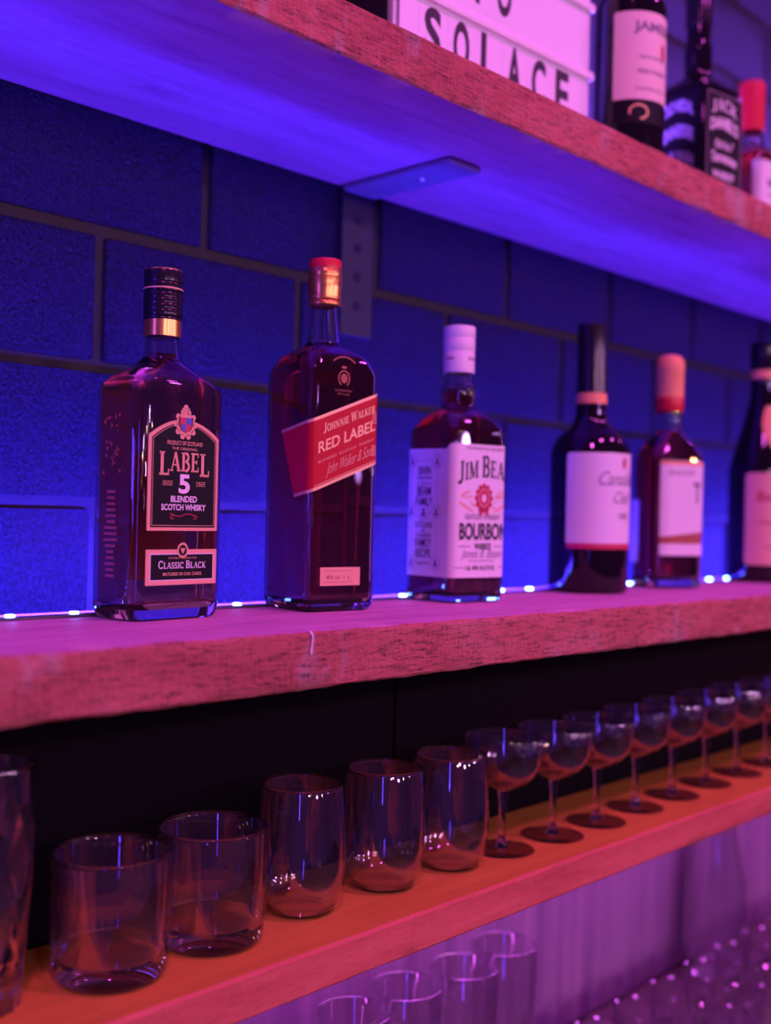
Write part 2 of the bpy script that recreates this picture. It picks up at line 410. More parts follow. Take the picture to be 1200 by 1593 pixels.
def decal(name, g, skin, e, m, parent, s0=0, z0=0, cut=.0025):
    """thin printed layer following the wall it is printed on"""
    V, Fs = g; bm = bmesh.new(); vs = [bm.verts.new((x+s0, y+z0, 0)) for x, y in V]
    for f in Fs:
        try: bm.faces.new([vs[i] for i in f])
        except ValueError: pass
    bmesh.ops.triangulate(bm, faces=[f for f in bm.faces if len(f.verts) > 4])
    if cut and isinstance(skin, Skin):
        xs = [v.co.x for v in bm.verts]; x = min(xs)+cut
        flat = skin.hw-skin.cr
        while x < max(xs):
            if abs(x) > flat-cut and not (flat+skin.cr*pi/2+cut < abs(x) < flat+skin.cr*pi/2+2*(skin.hd-skin.cr)-cut):
                bmesh.ops.bisect_plane(bm, geom=list(bm.verts)+list(bm.edges)+list(bm.faces), plane_co=(x, 0, 0), plane_no=(1, 0, 0))
            x += cut
    for v in bm.verts: v.co = skin.at(v.co.x, v.co.y, e)
    bmesh.ops.recalc_face_normals(bm, faces=bm.faces)
    for f in bm.faces:
        pass
    return link(name, bm, m, parent, smooth=False)

# ------------------------------------------------------------------ the room
ZT = .3412+.0415          # top of the upper board, relative to the camera height
ZM = -.08                 # top of the middle board
ZL = -.2988               # top of the lower board
YW = .85                  # face of the wall

def build_wall():
    bm = bmesh.new(); v = []
    x0, x1 = -1.2, 5.2; z0, z1 = -1.5, 1.3
    box(bm, x0, x1, YW+.004, YW+.12, z0, z1, 1)
    pw, ph, g = .2280, .1176, .0105
    row = 0
    k0 = int((z0-.0045)//ph)
    bb = bmesh.new()
    for k in range(k0, int((z1-.0045)//ph)+1):
        zb = .0045+k*ph
        off = .522 if k % 2 else .633
        for j in range(-9, 22):
            xa = off+j*pw
            if xa+pw < x0 or xa > x1: continue
            a, b = max(xa+g/2, x0), min(xa+pw-g/2, x1); c, d = max(zb+g/2, z0), min(zb+ph-g/2, z1)
            if b-a < .01 or d-c < .01: continue
            box(bb, a, b, YW-random.uniform(0, .0012), YW+.006, c, d, 0)
    bevel_all(bb, .0022, 2)
    me = bpy.data.meshes.new('tmp'); bb.to_mesh(me); bb.free(); bm.from_mesh(me); bpy.data.meshes.remove(me)
    o = link('wall_back', bm, [M['block'], M['mortar']]); o.location.z = ZC
    return struct(o)
build_wall()
bm = bmesh.new(); box(bm, -1.2, 5.2, -3.2, YW+.12, -.05, 0)
struct(link('floor', bm, M['floor'], smooth=False))

def plank(name, label, x0, x1, y0, y1, z0, z1, m, jit=.0012, seed=1, bow=None):
    rnd = random.Random(seed)
    n = int((x1-x0)/.008); prof = []
    # outline in (y, z), front edge first, slightly worn arrises
    c = .0022
    prof = [(y0+c, z0), (y0, z0+c), (y0, z0+(z1-z0)*.33), (y0, z0+(z1-z0)*.66), (y0, z1-c), (y0+c, z1), (y0+.03, z1), (y1, z1), (y1, z0), (y0+.03, z0)]
    amp = [1, 1, .35, .35, 1, 1, 0, 0, 0, 0]
    bm = bmesh.new(); rows = []
    w = [0.0]*len(prof); tgt = [(0, 0)]*len(prof)
    for i in range(n+1):
        x = x0+(x1-x0)*i/n; r = []
        for j, (y, z) in enumerate(prof):
            w[j] = w[j]*.6+rnd.uniform(-1, 1)*.8
            dz = (bow(x) if bow else 0)
            r.append(bm.verts.new((x, y+max(0, w[j])*amp[j]*jit, z+w[j]*amp[j]*jit*.7*(1 if j not in (2, 3) else 0)+dz)))
        rows.append(r)
    N = len(prof)
    for a, b in zip(rows, rows[1:]):
        for q in range(N):
            f = bm.faces.new((a[q], a[(q+1) % N], b[(q+1) % N], b[q])); f.material_index = 0 if q < 5 else 1
    bm.faces.new(rows[0]); bm.faces.new(rows[-1][::-1])
    bmesh.ops.recalc_face_normals(bm, faces=bm.faces)
    o = link(name, bm, m, smooth=True, angle=40); o.location.z = ZC
    return tag(o, label, 'shelf')
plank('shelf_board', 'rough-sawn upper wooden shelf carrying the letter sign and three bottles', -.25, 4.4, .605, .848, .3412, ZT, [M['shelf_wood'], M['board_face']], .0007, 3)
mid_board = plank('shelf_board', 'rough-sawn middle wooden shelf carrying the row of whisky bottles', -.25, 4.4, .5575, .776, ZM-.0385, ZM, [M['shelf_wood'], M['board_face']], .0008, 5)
plank('shelf_board', 'smooth orange pine lower shelf carrying the row of empty glasses', -.25, 4.4, .562, .694, ZL-.0298, ZL, [M['pine_edge'], M['pine']], .0003, 8)
bm = bmesh.new(); pts = [(.5100, .5640, .0004, .0005), (.5102, .5588, .0004, .0009), (.5108, .5568, -.0022, .0009), (.5103, .5566, -.0065, .0007), (.5096, .5566, -.0105, .0009), (.5094, .5566, -.0135, .0013), (.5094, .5567, -.0152, .0005)]
rs = [[bm.verts.new((x+r*cos(a*pi/4), y+(r*.5*sin(a*pi/4) if k_ > 1 else 0), ZM+z+(r*.5*sin(a*pi/4) if k_ <= 1 else 0))) for a in range(8)] for k_, (x, y, z, r) in enumerate(pts)]
for a, b in zip(rs, rs[1:]): bridge(bm, a, b)
bm.faces.new(rs[0]); bm.faces.new(rs[-1]); bmesh.ops.recalc_face_normals(bm, faces=bm.faces)
link('glue_drip', bm, mat('dried_glue', (.80, .66, .74), .3), mid_board)
# added black boards: block light from below, stand for shade behind the glasses
for i, (a, b, y, lb) in enumerate(((-.25, .742, .698, 'added black board standing for the shade behind the two short tumblers'), (.748, 4.4, .701, 'added black board standing for the shade behind the stemmed glasses'))):
    bm = bmesh.new(); box(bm, a, b, y, y+.012, ZL-.03, ZM-.0392); bevel_all(bm, .001, 1)
    o = link('shade_board', bm, M['black_board'], smooth=False); o.location.z = ZC
    tag(o, lb, 'board')

# steel shelf bracket under the upper board
def bracket():
    t = thing('shelf_bracket', 'perforated steel angle bracket under the upper shelf, screwed to the wall', 'bracket', (.823, .848, .3405))
    bm = bmesh.new(); box(bm, -.023, .023, -.0065, 0, -.155, 0)
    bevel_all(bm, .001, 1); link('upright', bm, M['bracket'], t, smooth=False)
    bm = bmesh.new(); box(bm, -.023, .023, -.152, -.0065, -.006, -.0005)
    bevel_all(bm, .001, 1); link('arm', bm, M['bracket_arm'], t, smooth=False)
    for z in (-.032, -.062, -.092, -.122):
        bm = lathe([(.0001, -.0006), (.0052, -.0006), (.0052, .0004), (.0001, .0004)], 20)
        h = link('screw_hole', bm, M['hole'], t); h.rotation_euler = (pi/2, 0, 0); h.location = (0, -.0067, z)
    bm = lathe([(.0001, -.0026), (.003, -.0024), (.0048, -.001), (.005, 0), (.005, .001)], 20)
    h = link('screw', bm, M['zinc'], t); h.location = (0, -.095, -.0062)
bracket()

# LED strip along the back of the middle board
def led_strip(label, y, z, power, color, tilt):
    t = thing('led_strip', label, 'light', (0, y, z))
    bm = bmesh.new(); box(bm, -.2, 4.3, -.005, .005, .0002, .0022); link('tape', bm, M['led_tape'], t, smooth=False)
    x = -.12
    me = None
    while x < 3.6:
        if me is None:
            bm = bmesh.new(); box(bm, -.0028, .0028, -.0028, .0028, .0022, .0042); bevel_all(bm, .0006, 1)
            o = link('led_chip', bm, M['led_chip'], t, smooth=False); me = o.data
        else:
            o = bpy.data.objects.new('led_chip', me); COL.objects.link(o); o.parent = t
        o.location = (x, 0, 0); x += .0505
    for nm, ang, pw, sp in (('led_wall_glow', tilt, power[0], 180), ('led_up_glow', -4, power[1], 66)):
        l = bpy.data.lights.new(nm, 'AREA'); l.shape = 'RECTANGLE'; l.size = 4.4; l.size_y = .008; l.color = color; l.energy = pw; l.spread = R_(sp)
        o = bpy.data.objects.new(nm, l); COL.objects.link(o); o.parent = t; o.location = (2.0, .0085, .0085); o.rotation_euler = (R_(180-ang), 0, 0)
led_strip('glowing blue LED strip lying along the back of the middle shelf', .734, ZM, (98, 7.5), (.036, .020, 1.0), 101)
led_strip('glowing blue LED strip behind the sign on the upper shelf', .768, ZT, (110, 2), (.22, .07, 1.0), 30)

# ------------------------------------------------------------------ bottles of the middle shelf
BK = 'bottles on the middle shelf'
def label5():
    t = thing('whisky_bottle', 'square-shouldered amber whisky bottle with black cap and arched black label, standing leftmost', 'bottle', (.4855, .703, ZM), 4, BK)
    hw, hd, cr = .0425, .0285, .013
    secs = [(0, hw-.006, hd-.006, cr*.6), (.0015, hw-.003, hd-.003, cr*.8), (.006, hw-.0005, hd-.0005, cr), (.012, hw, hd, cr), (.165, hw, hd, cr), (.171, hw-.0008, hd-.001, cr+.001)] \
        + smooth_secs([(.175, hw-.004, hd-.003, .016), (.1835, hw-.017, hd-.009, .017), (.190, .0165, .0150, .0148), (.1945, .0140, .0138, .0138), (.203, .0128, .0128, .0128)], 4) \
        + [(.2075, .0124, .0124, .0124), (.209, .0135, .0135, .0135), (.211, .0135, .0135, .0135), (.212, .012, .012, .012), (.240, .0118, .0118, .0118)]
    bm, ins = shell(secs, .0032, .0085)
    link('glass', bm, M['clear'], t, angle=25)
    link('whisky', liquid(ins, .1955), M['amber'], t, angle=25)
    # cap: black with ribbed band, copper lower ring and gold top rim
    bm = lathe([(.0128, .2085), (.0140, .2085), (.0140, .2205)], 40); link('cap_ring', bm, M['gold'], t)
    prof = [(.0140, .2205), (.0143, .2208), (.0143, .2214), (.0139, .2222), (.0143, .223)]
    for i in range(4): prof += [(.0145, .2245+i*.0042), (.0145, .2272+i*.0042), (.0140, .2280+i*.0042)]
    prof += [(.0145, .2420), (.0145, .2475), (.0139, .2484), (.0145, .2492), (.0145, .2565), (.0138, .2578), (.0110, .2580), (.0001, .2580)]
    cap = link('cap', lathe(prof, 48), M['black_cap'], t)
    link('gold_rim', lathe([(.0139, .2574), (.0140, .2581), (.0125, .2587), (.0110, .2583)], 48), M['gold'], cap)
    link('neck_band', lathe([(.0146, .2432), (.01475, .2436), (.01475, .2440), (.0146, .2444)], 48), M['copper'], cap)
    sk = Skin(hw, hd, cr)
    def arch(w, y0, y1, rise, n=12):
        p = [(-w, y0), (w, y0), (w, y1)]
        for i in range(1, n): a = i/n; p.append((w-2*w*a, y1+rise*(1-(2*a-1)**2)))
        p.append((-w, y1)); return p
    lab = decal('front_label', geom([arch(.0328, .0650, .1335, .0125)]), sk, .0003, M['copper'], t); lab['label'] = 'arched black label with copper edge and a small crest'
    decal('label_panel', geom([arch(.0300, .0675, .1318, .0118)]), sk, .0005, M['black_label'], lab)
    decal('label_keyline', frame_geom(arch(.0291, .0686, .1312, .0116), arch(.0287, .0690, .1309, .0116)), sk, .0006, M['copper'], lab)
    decal('lettering', fit(([(x, y+(.22 if .80 < x < 3.22 else 0)) for x, y in serif('LABEL', {0: 1.22, 4: 1.22})[0]], serif('LABEL', {0: 1.22, 4: 1.22})[1]), 0, .1050, .0465, .0175), sk, .0007, M['copper'], lab)
    decal('numeral', fit(sans('5', .035), 0, .0920, .0105, .0142), sk, .0007, M['white_ink'], lab)
    decal('small_print', join(fit(sans('PRODUCT OF SCOTLAND', .01), 0, .1272, .033, .0030), fit(sans('THE ORIGINAL'), 0, .1237, .024, .0020),
        fit(sans('SINCE'), -.0155, .0985, .009, .0018), fit(sans('1969'), .0155, .0985, .008, .0018),
        geom([rect(-.020, -.011, .0978, .0981), rect(-.020, -.011, .1007, .1010), rect(.011, .020, .0978, .0981), rect(.011, .020, .1007, .1010)])), sk, .0007, M['copper'], lab)
    decal('white_print', join(fit(sans('BLENDED', .03), 0, .0858, .0245, .0046), fit(sans('SCOTCH WHISKY', .03), 0, .0798, .0415, .0046)), sk, .0007, M['white_ink'], lab)
    decal('flourish', join(stroke([(x*.001, .0765+.0009*sin(x*.35)) for x in range(-13, 14)], .0005), stroke(arcpts(-.0105, .0748, .0016, .0012, 30, 330), .0005), stroke(arcpts(.0105, .0748, .0016, .0012, -150, 150), .0005)), sk, .0007, M['crimson'], lab)
    cr_ = decal('crest', join(geom([ell(0, .1425, .0088, .0090, 18)]), *[geom([ell(.0088*cos(R_(a)), .1425+.0092*sin(R_(a)), .0022, .0022, 10)]) for a in range(0, 360, 36)], geom([rect(-.0035, .0035, .1515, .1545), ell(0, .1552, .0022, .0018, 10)])), sk, .0008, M['copper'], lab)
    sh = lambda k: [(-.0055*k, .1475), (.0055*k, .1475), (.0055*k, .1415), (.0032*k, .1378), (0, .1362), (-.0032*k, .1378), (-.0055*k, .1415)]
    decal('crest_rim', geom([sh(1.18)]), sk, .0009, M['black_label'], lab); decal('shield', geom([sh(1)]), sk, .0010, M['crimson'], lab)
    decal('shield_quarter', join(geom([[(0, .1475), (.0055, .1475), (.0055, .1425), (0, .1425)]]), geom([[(-.0052, .1425), (0, .1425), (0, .1370), (-.0032, .1380)]])), sk, .0011, M['blue_ink'], lab)
    lo = decal('lower_label', geom([rect(-.0330, .0330, .0258, .0515, .0005)]), sk, .0003, M['copper'], t); lo['label'] = 'small black strip label with copper frame'
    decal('label_keyline', geom([rect(-.0296, .0296, .0290, .0485)]), sk, .0004, M['white_ink'], lo)
    decal('label_panel', geom([rect(-.0289, .0289, .0297, .0478)]), sk, .0005, M['black_label'], lo)
    decal('seal', geom([ell(0, .0508, .0052, .0056, 24)]), sk, .0006, M['copper'], lo)
    decal('seal_center', geom([ell(0, .0508, .0037, .0040, 24)]), sk, .0007, M['black_label'], lo)
    decal('seal_thistle', join(*[stroke([(0, .0482), (x*.0021, .0525)], .0006) for x in (-1, -.5, 0, .5, 1)]), sk, .0008, M['copper'], lo)
    decal('lettering', fit(serif('CLASSIC BLACK', {0: 1.25, 8: 1.25}), 0, .0375, .0445, .0060), sk, .0008, M['white_ink'], lo)
    decal('small_print', join(fit(sans('PROPERLY DISTINCTIVE'), 0, .0446, .026, .0013), fit(sans('MATURED IN OAK CASKS', .01), 0, .0325, .036, .0024)), sk, .0008, M['copper'], lo)
    decal('back_label', geom([rect(-.033, .033, .028, .120, .001)]), Back(hd), .0003, M['cream'], t)
    # back label seen through the left wall, raised fine print
    rnd = random.Random(4)
    rows = []
    for i in range(15):
        z = .031+i*.0043; w_ = rnd.uniform(.004, .0085); rows.append(rect(-w_, w_, z, z+.0019))
    bk = decal('side_print', geom(rows), Side(hw, -1), .0004, M['brown_ink'], t); bk['kind'] = 'stuff'
    bumps = []
    for i in range(26):
        bumps.append(ell(rnd.uniform(-.010, .010), rnd.uniform(.105, .150), rnd.uniform(.0007, .0016), rnd.uniform(.0007, .0018), 9))
    decal('embossed_crest', geom(bumps), Side(hw, -1), .0005, M['brown_ink'], t)
class Back:
    def __init__(self, hd): self.hd = hd
    def at(self, s, z, e): return Vector((-s, self.hd+e, z))
class Side:
    """flat left (-1) or right (+1) wall of a square bottle, u measured front to back"""
    def __init__(self, hw, sg): self.hw, self.sg = hw, sg
    def at(self, s, z, e): return Vector((self.sg*(self.hw+e), s, z))
label5()

def red_label():
    t = thing('whisky_bottle', 'tall square dark whisky bottle with gold and red cap and slanted red label', 'bottle', (.6420, .695, ZM), -8, BK)
    hw = hd = .0345; cr = .0065
    secs = [(0, hw-.005, hd-.005, .006), (.0015, hw-.0025, hd-.0025, .007), (.005, hw-.0003, hd-.0003, cr), (.009, hw, hd, cr), (.196, hw, hd, cr)] \
        + smooth_secs([(.200, hw-.0004, hd-.0004, .010), (.209, hw-.004, hd-.004, .0135), (.216, hw-.012, hd-.012, .0165), (.2205, .0165, .0165, .0158), (.226, .0143, .0143, .0143), (.240, .0127, .0127, .0127)], 4) + [(.247, .0118, .0118, .0118), (.280, .0115, .0115, .0115)]
    bm, ins = shell(secs, .003, .0065); link('glass', bm, M['clear'], t, angle=25)
    link('whisky', liquid(ins, .2215), M['deep_amber'], t, angle=25)
    prof = [(.0124, .2535), (.0142, .2537), (.0146, .2545), (.0146, .2565), (.0139, .2575), (.0146, .2585), (.0146, .2605), (.0140, .2612), (.0140, .2645), (.0143, .268), (.0145, .273), (.0143, .278), (.0140, .2795), (.0144, .2805), (.0144, .2825), (.0138, .2835), (.0138, .2855)]
    cap = link('cap', lathe(prof, 48), M['gold'], t)
    link('cap_top', lathe([(.0138, .2850), (.0138, .2905), (.0130, .2928), (.010, .2935), (.0001, .2937)], 48), M['red_cap'], cap)
    decal('cap_script', move(fit(sans('John Walker', 0, .5), 0, 0, .022, .006), 0, .268, 12), Skin(.0145, .0145, .0145), .0002, M['brown_ink'], cap)
    sk = Skin(hw, hd, cr)
    # band: x along the wall, slope keeps it running up to the right
    sl = math.tan(R_(21.5))
    bz = lambda x, h: .1085+h+(x if x > -.0345 else -.0345+(x+.0345)*.45)*sl
    x0, x1 = -.0735, .0345
    def strip(a, b, h0, h1, n=26, skew=0):
        V = []; Fs = []
        for i in range(n+1):
            u = i/n; xa = a+(b-a)*u
            V += [(xa+skew*(1-u), bz(xa+skew*(1-u), h0)), (xa, bz(xa, h1))]
        for i in range(n): Fs.append([2*i, 2*i+2, 2*i+3, 2*i+1])
        return V, Fs
    lab = decal('diagonal_label', strip(x0, x1, .001, .0600, skew=.020), sk, .0003, M['red_label'], t); lab['label'] = 'red diagonal label with gold edges'
    decal('gold_edging', join(strip(x0, x1, .0575, .0602), strip(x0+.0198, x1, .0010, .0036), strip(-.03, x1, .0046, .0051)), sk, .0005, M['gold_print'], lab)
    def tx(g, cx, h, wd, ht): return move(fit(g, 0, 0, wd, ht), fn=lambda x, y: (x+cx, bz(x+cx, h)+y))
    decal('lettering', join(tx(serif('JOHNNIE WALKER', {0: 1.25, 8: 1.25}), .0035, .0445, .052, .0082), tx(sans('RED LABEL', .018), .0015, .0300, .057, .0092)), sk, .0006, M['gold_print'], lab)
    decal('small_print', join(tx(sans('BLENDED  SCOTCH  WHISKY'), .001, .0220, .056, .0022), *[geom([rect(.0265, .0325, .1560+i*.0019, .1568+i*.0019)]) for i in range(5)], *[geom([rect(.0265, .0325, .1290+i*.0016, .1297+i*.0016)]) for i in range(6)]), sk, .0006, M['copper'], lab)
    decal('signature', tx(sans('John Walker & Sons', -.005, .55), .0045, .0072, .048, .0120), sk, .0006, M['copper'], lab)
    ft = decal('foot_label', geom([rect(-.0225, .0175, .0215, .0365, .0006)]), sk, .0003, M['copper'], t); ft['label'] = 'small copper coloured strip label near the bottle foot'
    decal('small_print', join(geom([frame_rect for frame_rect in [rect(-.0195, .0105, .0335, .0338), rect(-.0195, .0105, .0242, .0245)]]), fit(sans('40% vol'), -.010, .0268, .014, .0032), fit(sans('1 L'), .0045, .0268, .007, .0032)), sk, .0005, M['brown_ink'], ft)
    em = decal('emblem', join(stroke(arcpts(-.003, .1905, .0055, .0062, -60, 240, 16), .0012), geom([ell(-.003, .1905, .0034, .0040, 14), rect(-.0055, -.0005, .1985, .2005)]), fit(sans('BY APPOINTMENT'), -.003, .1795, .017, .0018), fit(sans('DISTILLERS'), -.003, .1768, .012, .0015)), sk, .0003, M['brown_ink'], t)
    decal('shoulder_print', stroke(arcpts(-.003, .178, .022, .030, 60, 120, 12), .0012), sk, .0003, M['brown_ink'], t)
red_label()

def bourbon():
    t = thing('bourbon_bottle', 'square bourbon bottle with white cap and white wraparound label', 'bottle', (.8205, .697, ZM), -8, BK)
    hw = hd = .0345; cr = .0085
    secs = [(0, hw-.004, hd-.004, .006), (.002, hw-.001, hd-.001, .008), (.008, hw, hd, cr), (.158, hw, hd, cr)] \
        + smooth_secs([(.162, hw-.0003, hd-.0003, .0095), (.1705, hw-.004, hd-.004, .016), (.1765, .0255, .0255, .0185), (.182, .0185, .0185, .0178), (.187, .0160, .0160, .0160)], 4) \
        + smooth_secs([(.188, .0165, .0165, .0165), (.196, .0172, .0172, .0172), (.204, .0165, .0165, .0165), (.2065, .0145, .0145, .0145), (.214, .0138, .0138, .0138)], 3) + [(.2165, .0125, .0125, .0125), (.252, .0122, .0122, .0122)]
    bm, ins = shell(secs, .003, .0065); link('glass', bm, M['clear'], t, angle=25)
    link('whisky', liquid(ins, .2010), M['deep_amber'], t, angle=25)
    prof = [(.0132, .2165), (.0150, .2167), (.0152, .2175), (.0152, .2365), (.0149, .2370), (.0149, .2376), (.0153, .2382), (.0153, .2490), (.0147, .2500), (.0153, .2512), (.0154, .2590), (.0149, .2612), (.012, .2618), (.0001, .2618)]
    cap = link('cap', lathe(prof, 48), M['white_cap'], t)
    decal('cap_print', join(fit(sans('Jim Beam', .03), -.021, .2275, .011, .0042), fit(sans('Jim Beam', .03), .004, .2275, .011, .0042)), Skin(.0152, .0152, .0152), .0003, M['grey_ink'], cap)
    sk = Skin(hw, hd, cr)
    # outline: lower left panel, step up over the front face
    xl, xr = -.0985, .033
    o = []
    def corner(cx, c_, r, a0, a1): return arcpts(cx, c_, r, r, a0, a1, 6)
    o += corner(xl+.005, .0285, .005, 270, 180)[::1]
    o += corner(xl+.005, .1385, .005, 180, 90)
    o += arcpts(-.0415, .1455, .003, .003, 270, 360, 5) + corner(-.0335, .1425, .005, 180, 90)
    o += [(xr, .1475), (xr, .0235)]
    lab = decal('wrap_label', geom([o]), sk, .0003, M['white_label'], t, cut=.002); lab['label'] = 'white label wrapped over two faces with black and red print'
    fx = -.002
    arc = lambda k: (lambda x, y: (x, y+k*(1-((x-fx)/.030)**2)))
    nm = fit(serif('JIM BEAM', {0: 1.2, 4: 1.25}), .0065, .1075, .0705, .0225)
    nm = ([(x, y+.0080*(1-((x-.008)/.040)**2)) for x, y in nm[0]], nm[1])
    decal('lettering', nm, sk, .0006, M['ink'], lab)
    ribbon = []
    decal('seal', join(geom([ell(.004, .0975, .0095, .0118, 22)]), *[geom([ell(.004+.0095*cos(R_(a)), .0975+.0118*sin(R_(a)), .0024, .0024, 10)]) for a in range(0, 360, 30)],
        geom([[(-.001, .0885), (.0025, .0875), (.001, .0800), (-.0008, .0825), (-.0028, .081)], [(.0055, .0875), (.009, .0885), (.0108, .081), (.0088, .0825), (.007, .080)]])), sk, .0006, M['crimson'], lab)
    decal('seal_ring', stroke(arcpts(.004, .0980, .0066, .0084, 0, 360, 24), .0004), sk, .0008, M['white_label'], lab)
    decal('seal_center', geom([ell(.004, .0975, .0026, .0038, 16)]), sk, .0008, M['white_label'], lab)
    leaves = []
    rnd = random.Random(9)
    for sg in (-1, 1):
        for i in range(16):
            u = i/15; cx = .004+sg*(.012+.017*u); cz = .0905+.011*sin(u*2.6)+rnd.uniform(-.004, .004)
            leaves.append(ell(cx, cz, .0016, .0009, 8))
        leaves.append([(.004+sg*.013, .0835), (.004+sg*.028, .0905), (.004+sg*.031, .0935), (.004+sg*.026, .0925), (.004+sg*.013, .0860)])
    decal('leaf_garland', geom(leaves), sk, .0005, M['copper'], lab)
    decal('black_print', join(fit(sans('BOURBON', .035), fx+.006, .0585, .060, .0160), fit(sans('WHISKEY', .03), fx+.006, .0495, .0215, .0060), geom([rect(-.027, -.012, .0522, .0528), rect(.018, .028, .0522, .0528), rect(-.030, -.020, .0326, .0332), rect(.024, .030, .0326, .0332)]), fit(sans('1.0L 40% ALC/VOL', .02), fx+.003, .0305, .038, .0042)), sk, .0006, M['ink'], lab)
    decal('fine_print', join(fit(sans('THE WORLD\'S NO.1 BOURBON', .012), fx+.007, .1425, .048, .0026), fit(sans('KENTUCKY STRAIGHT', .012), fx+.005, .0775, .044, .0050), fit(sans('DISTILLED AND BOTTLED BY'), fx+.005, .0382, .032, .0020)), sk, .0006, M['grey_ink'], lab)
    decal('signature', fit(sans('James B. Beam', -.002, .5), fx+.004, .0395, .052, .0105), sk, .0006, M['grey_ink'], lab)
    # left panel
    lx = -.071
    rings, busts = [], []
    for cx, cz, r in ((-.089, .132, .0058), (-.0530, .1315, .0062), (-.0895, .0845, .0062), (-.0715, .0840, .0078), (-.0535, .0840, .0062), (-.0890, .0365, .0058), (-.0530, .0365, .0064)):
        rings.append(stroke(arcpts(cx, cz, r, r, 0, 360, 22), .0006)); busts += [ell(cx, cz+.0012, r*.28, r*.34, 10), [(cx-r*.5, cz-r*.6), (cx+r*.5, cz-r*.6), (cx+r*.28, cz-.0004), (cx-r*.28, cz-.0004)]]
    lines = [rect(-.0825, -.060, .1318, .1322), rect(-.0825, -.060, .0360, .0364), rect(-.0895, -.0891, .092, .125), rect(-.0532, -.0528, .092, .125), rect(-.0895, -.0891, .043, .077), rect(-.0532, -.0528, .043, .077)]
    decal('portrait_rings', join(*rings, geom(lines)), sk, .0006, M['grey_ink'], lab)
    decal('portrait_busts', geom(busts), sk, .0006, M['grey_ink'], lab)
    decal('side_lettering', join(fit(sans('SEVEN', .012), lx, .1190, .0180, .0072), fit(sans('GENERATIONS', .006), lx, .1142, .022, .0030), fit(sans('OF THE', .01), lx, .1090, .009, .0028), fit(sans('BEAM', .012), lx, .0990, .0195, .0088), fit(sans('FAMILY', .012), lx, .0908-.0012, .0245, .0080),
        fit(sans('DISTILLING', .006), lx, .0690, .0245, .0055), fit(sans('BY', .01), lx, .0648, .005, .0024), fit(sans('THE SHARED', .006), lx, .0600, .022, .0032), fit(sans('FAMILY', .012), lx, .0508, .0235, .0078), fit(sans('RECIPE', .012), lx, .0408, .0220, .0082), fit(sans('SINCE 1795', .01), lx, .0355-.0018, .016, .0026),
        geom([rect(-.0825, -.0775, .1100, .1104), rect(-.0645, -.0595, .1100, .1104)])), sk, .0006, M['ink'], lab)
bourbon()

def round_secs(pts): return [(z, r, r, r) for z, r in pts]
def canadian():
    t = thing('liquor_bottle', 'round black long-necked bottle with pale script label and an orange neck ring', 'bottle', (1.052, .700, ZM), 0, BK)
    r = .0435
    prof = round_secs([(0, r-.004), (.003, r-.0005), (.006, r), (.150, r)]) + smooth_secs(round_secs([(.155, r-.0005), (.168, r-.006), (.180, r-.018), (.190, .0185), (.200, .0170), (.2105, .0160)]), 4) + round_secs([(.212, .0158), (.2605, .0148)])
    link('glass', loft(prof, 10), M['darkglass'], t)
    link('neck_ring', lathe([(.0156, .2070), (.0172, .2075), (.0169, .2180), (.0160, .2190)], 40), M['orange_label'], t)
    link('neck_foil', lathe([(.0161, .2192), (.0166, .2195), (.0160, .258), (.0166, .2585), (.0166, .2935), (.0160, .2955), (.0001, .2957)], 40), M['black_cap'], t)
    sk = Skin(r, r, r); s1 = R_(50)*r
    a, b = -r*R_(90), r*R_(42)
    c0 = 0.0
    lab = decal('front_label', geom([rect(a, b, .0525, .1520, .004)]), sk, .0004, M['white_label'], t)
    decal('label_edging', geom([rect(a+.001, b-.001, .0485, .0545)]), sk, .0005, M['crimson'], lab)
    decal('lettering', join(move(fit(sans('Canadian', .0, .45), -.004, .117, .058, .0150), 0, 0), fit(sans('Club', .0, .45), -.0025, .098, .026, .0125), fit(sans('1858', .01), .000, .0810, .016, .0065)), sk, .0007, M['grey_ink'], lab)
    decal('leaf_mark', geom([ell(.000, .1415, .0034, .0062, 12)]), sk, .0007, M['crimson'], lab)
canadian()

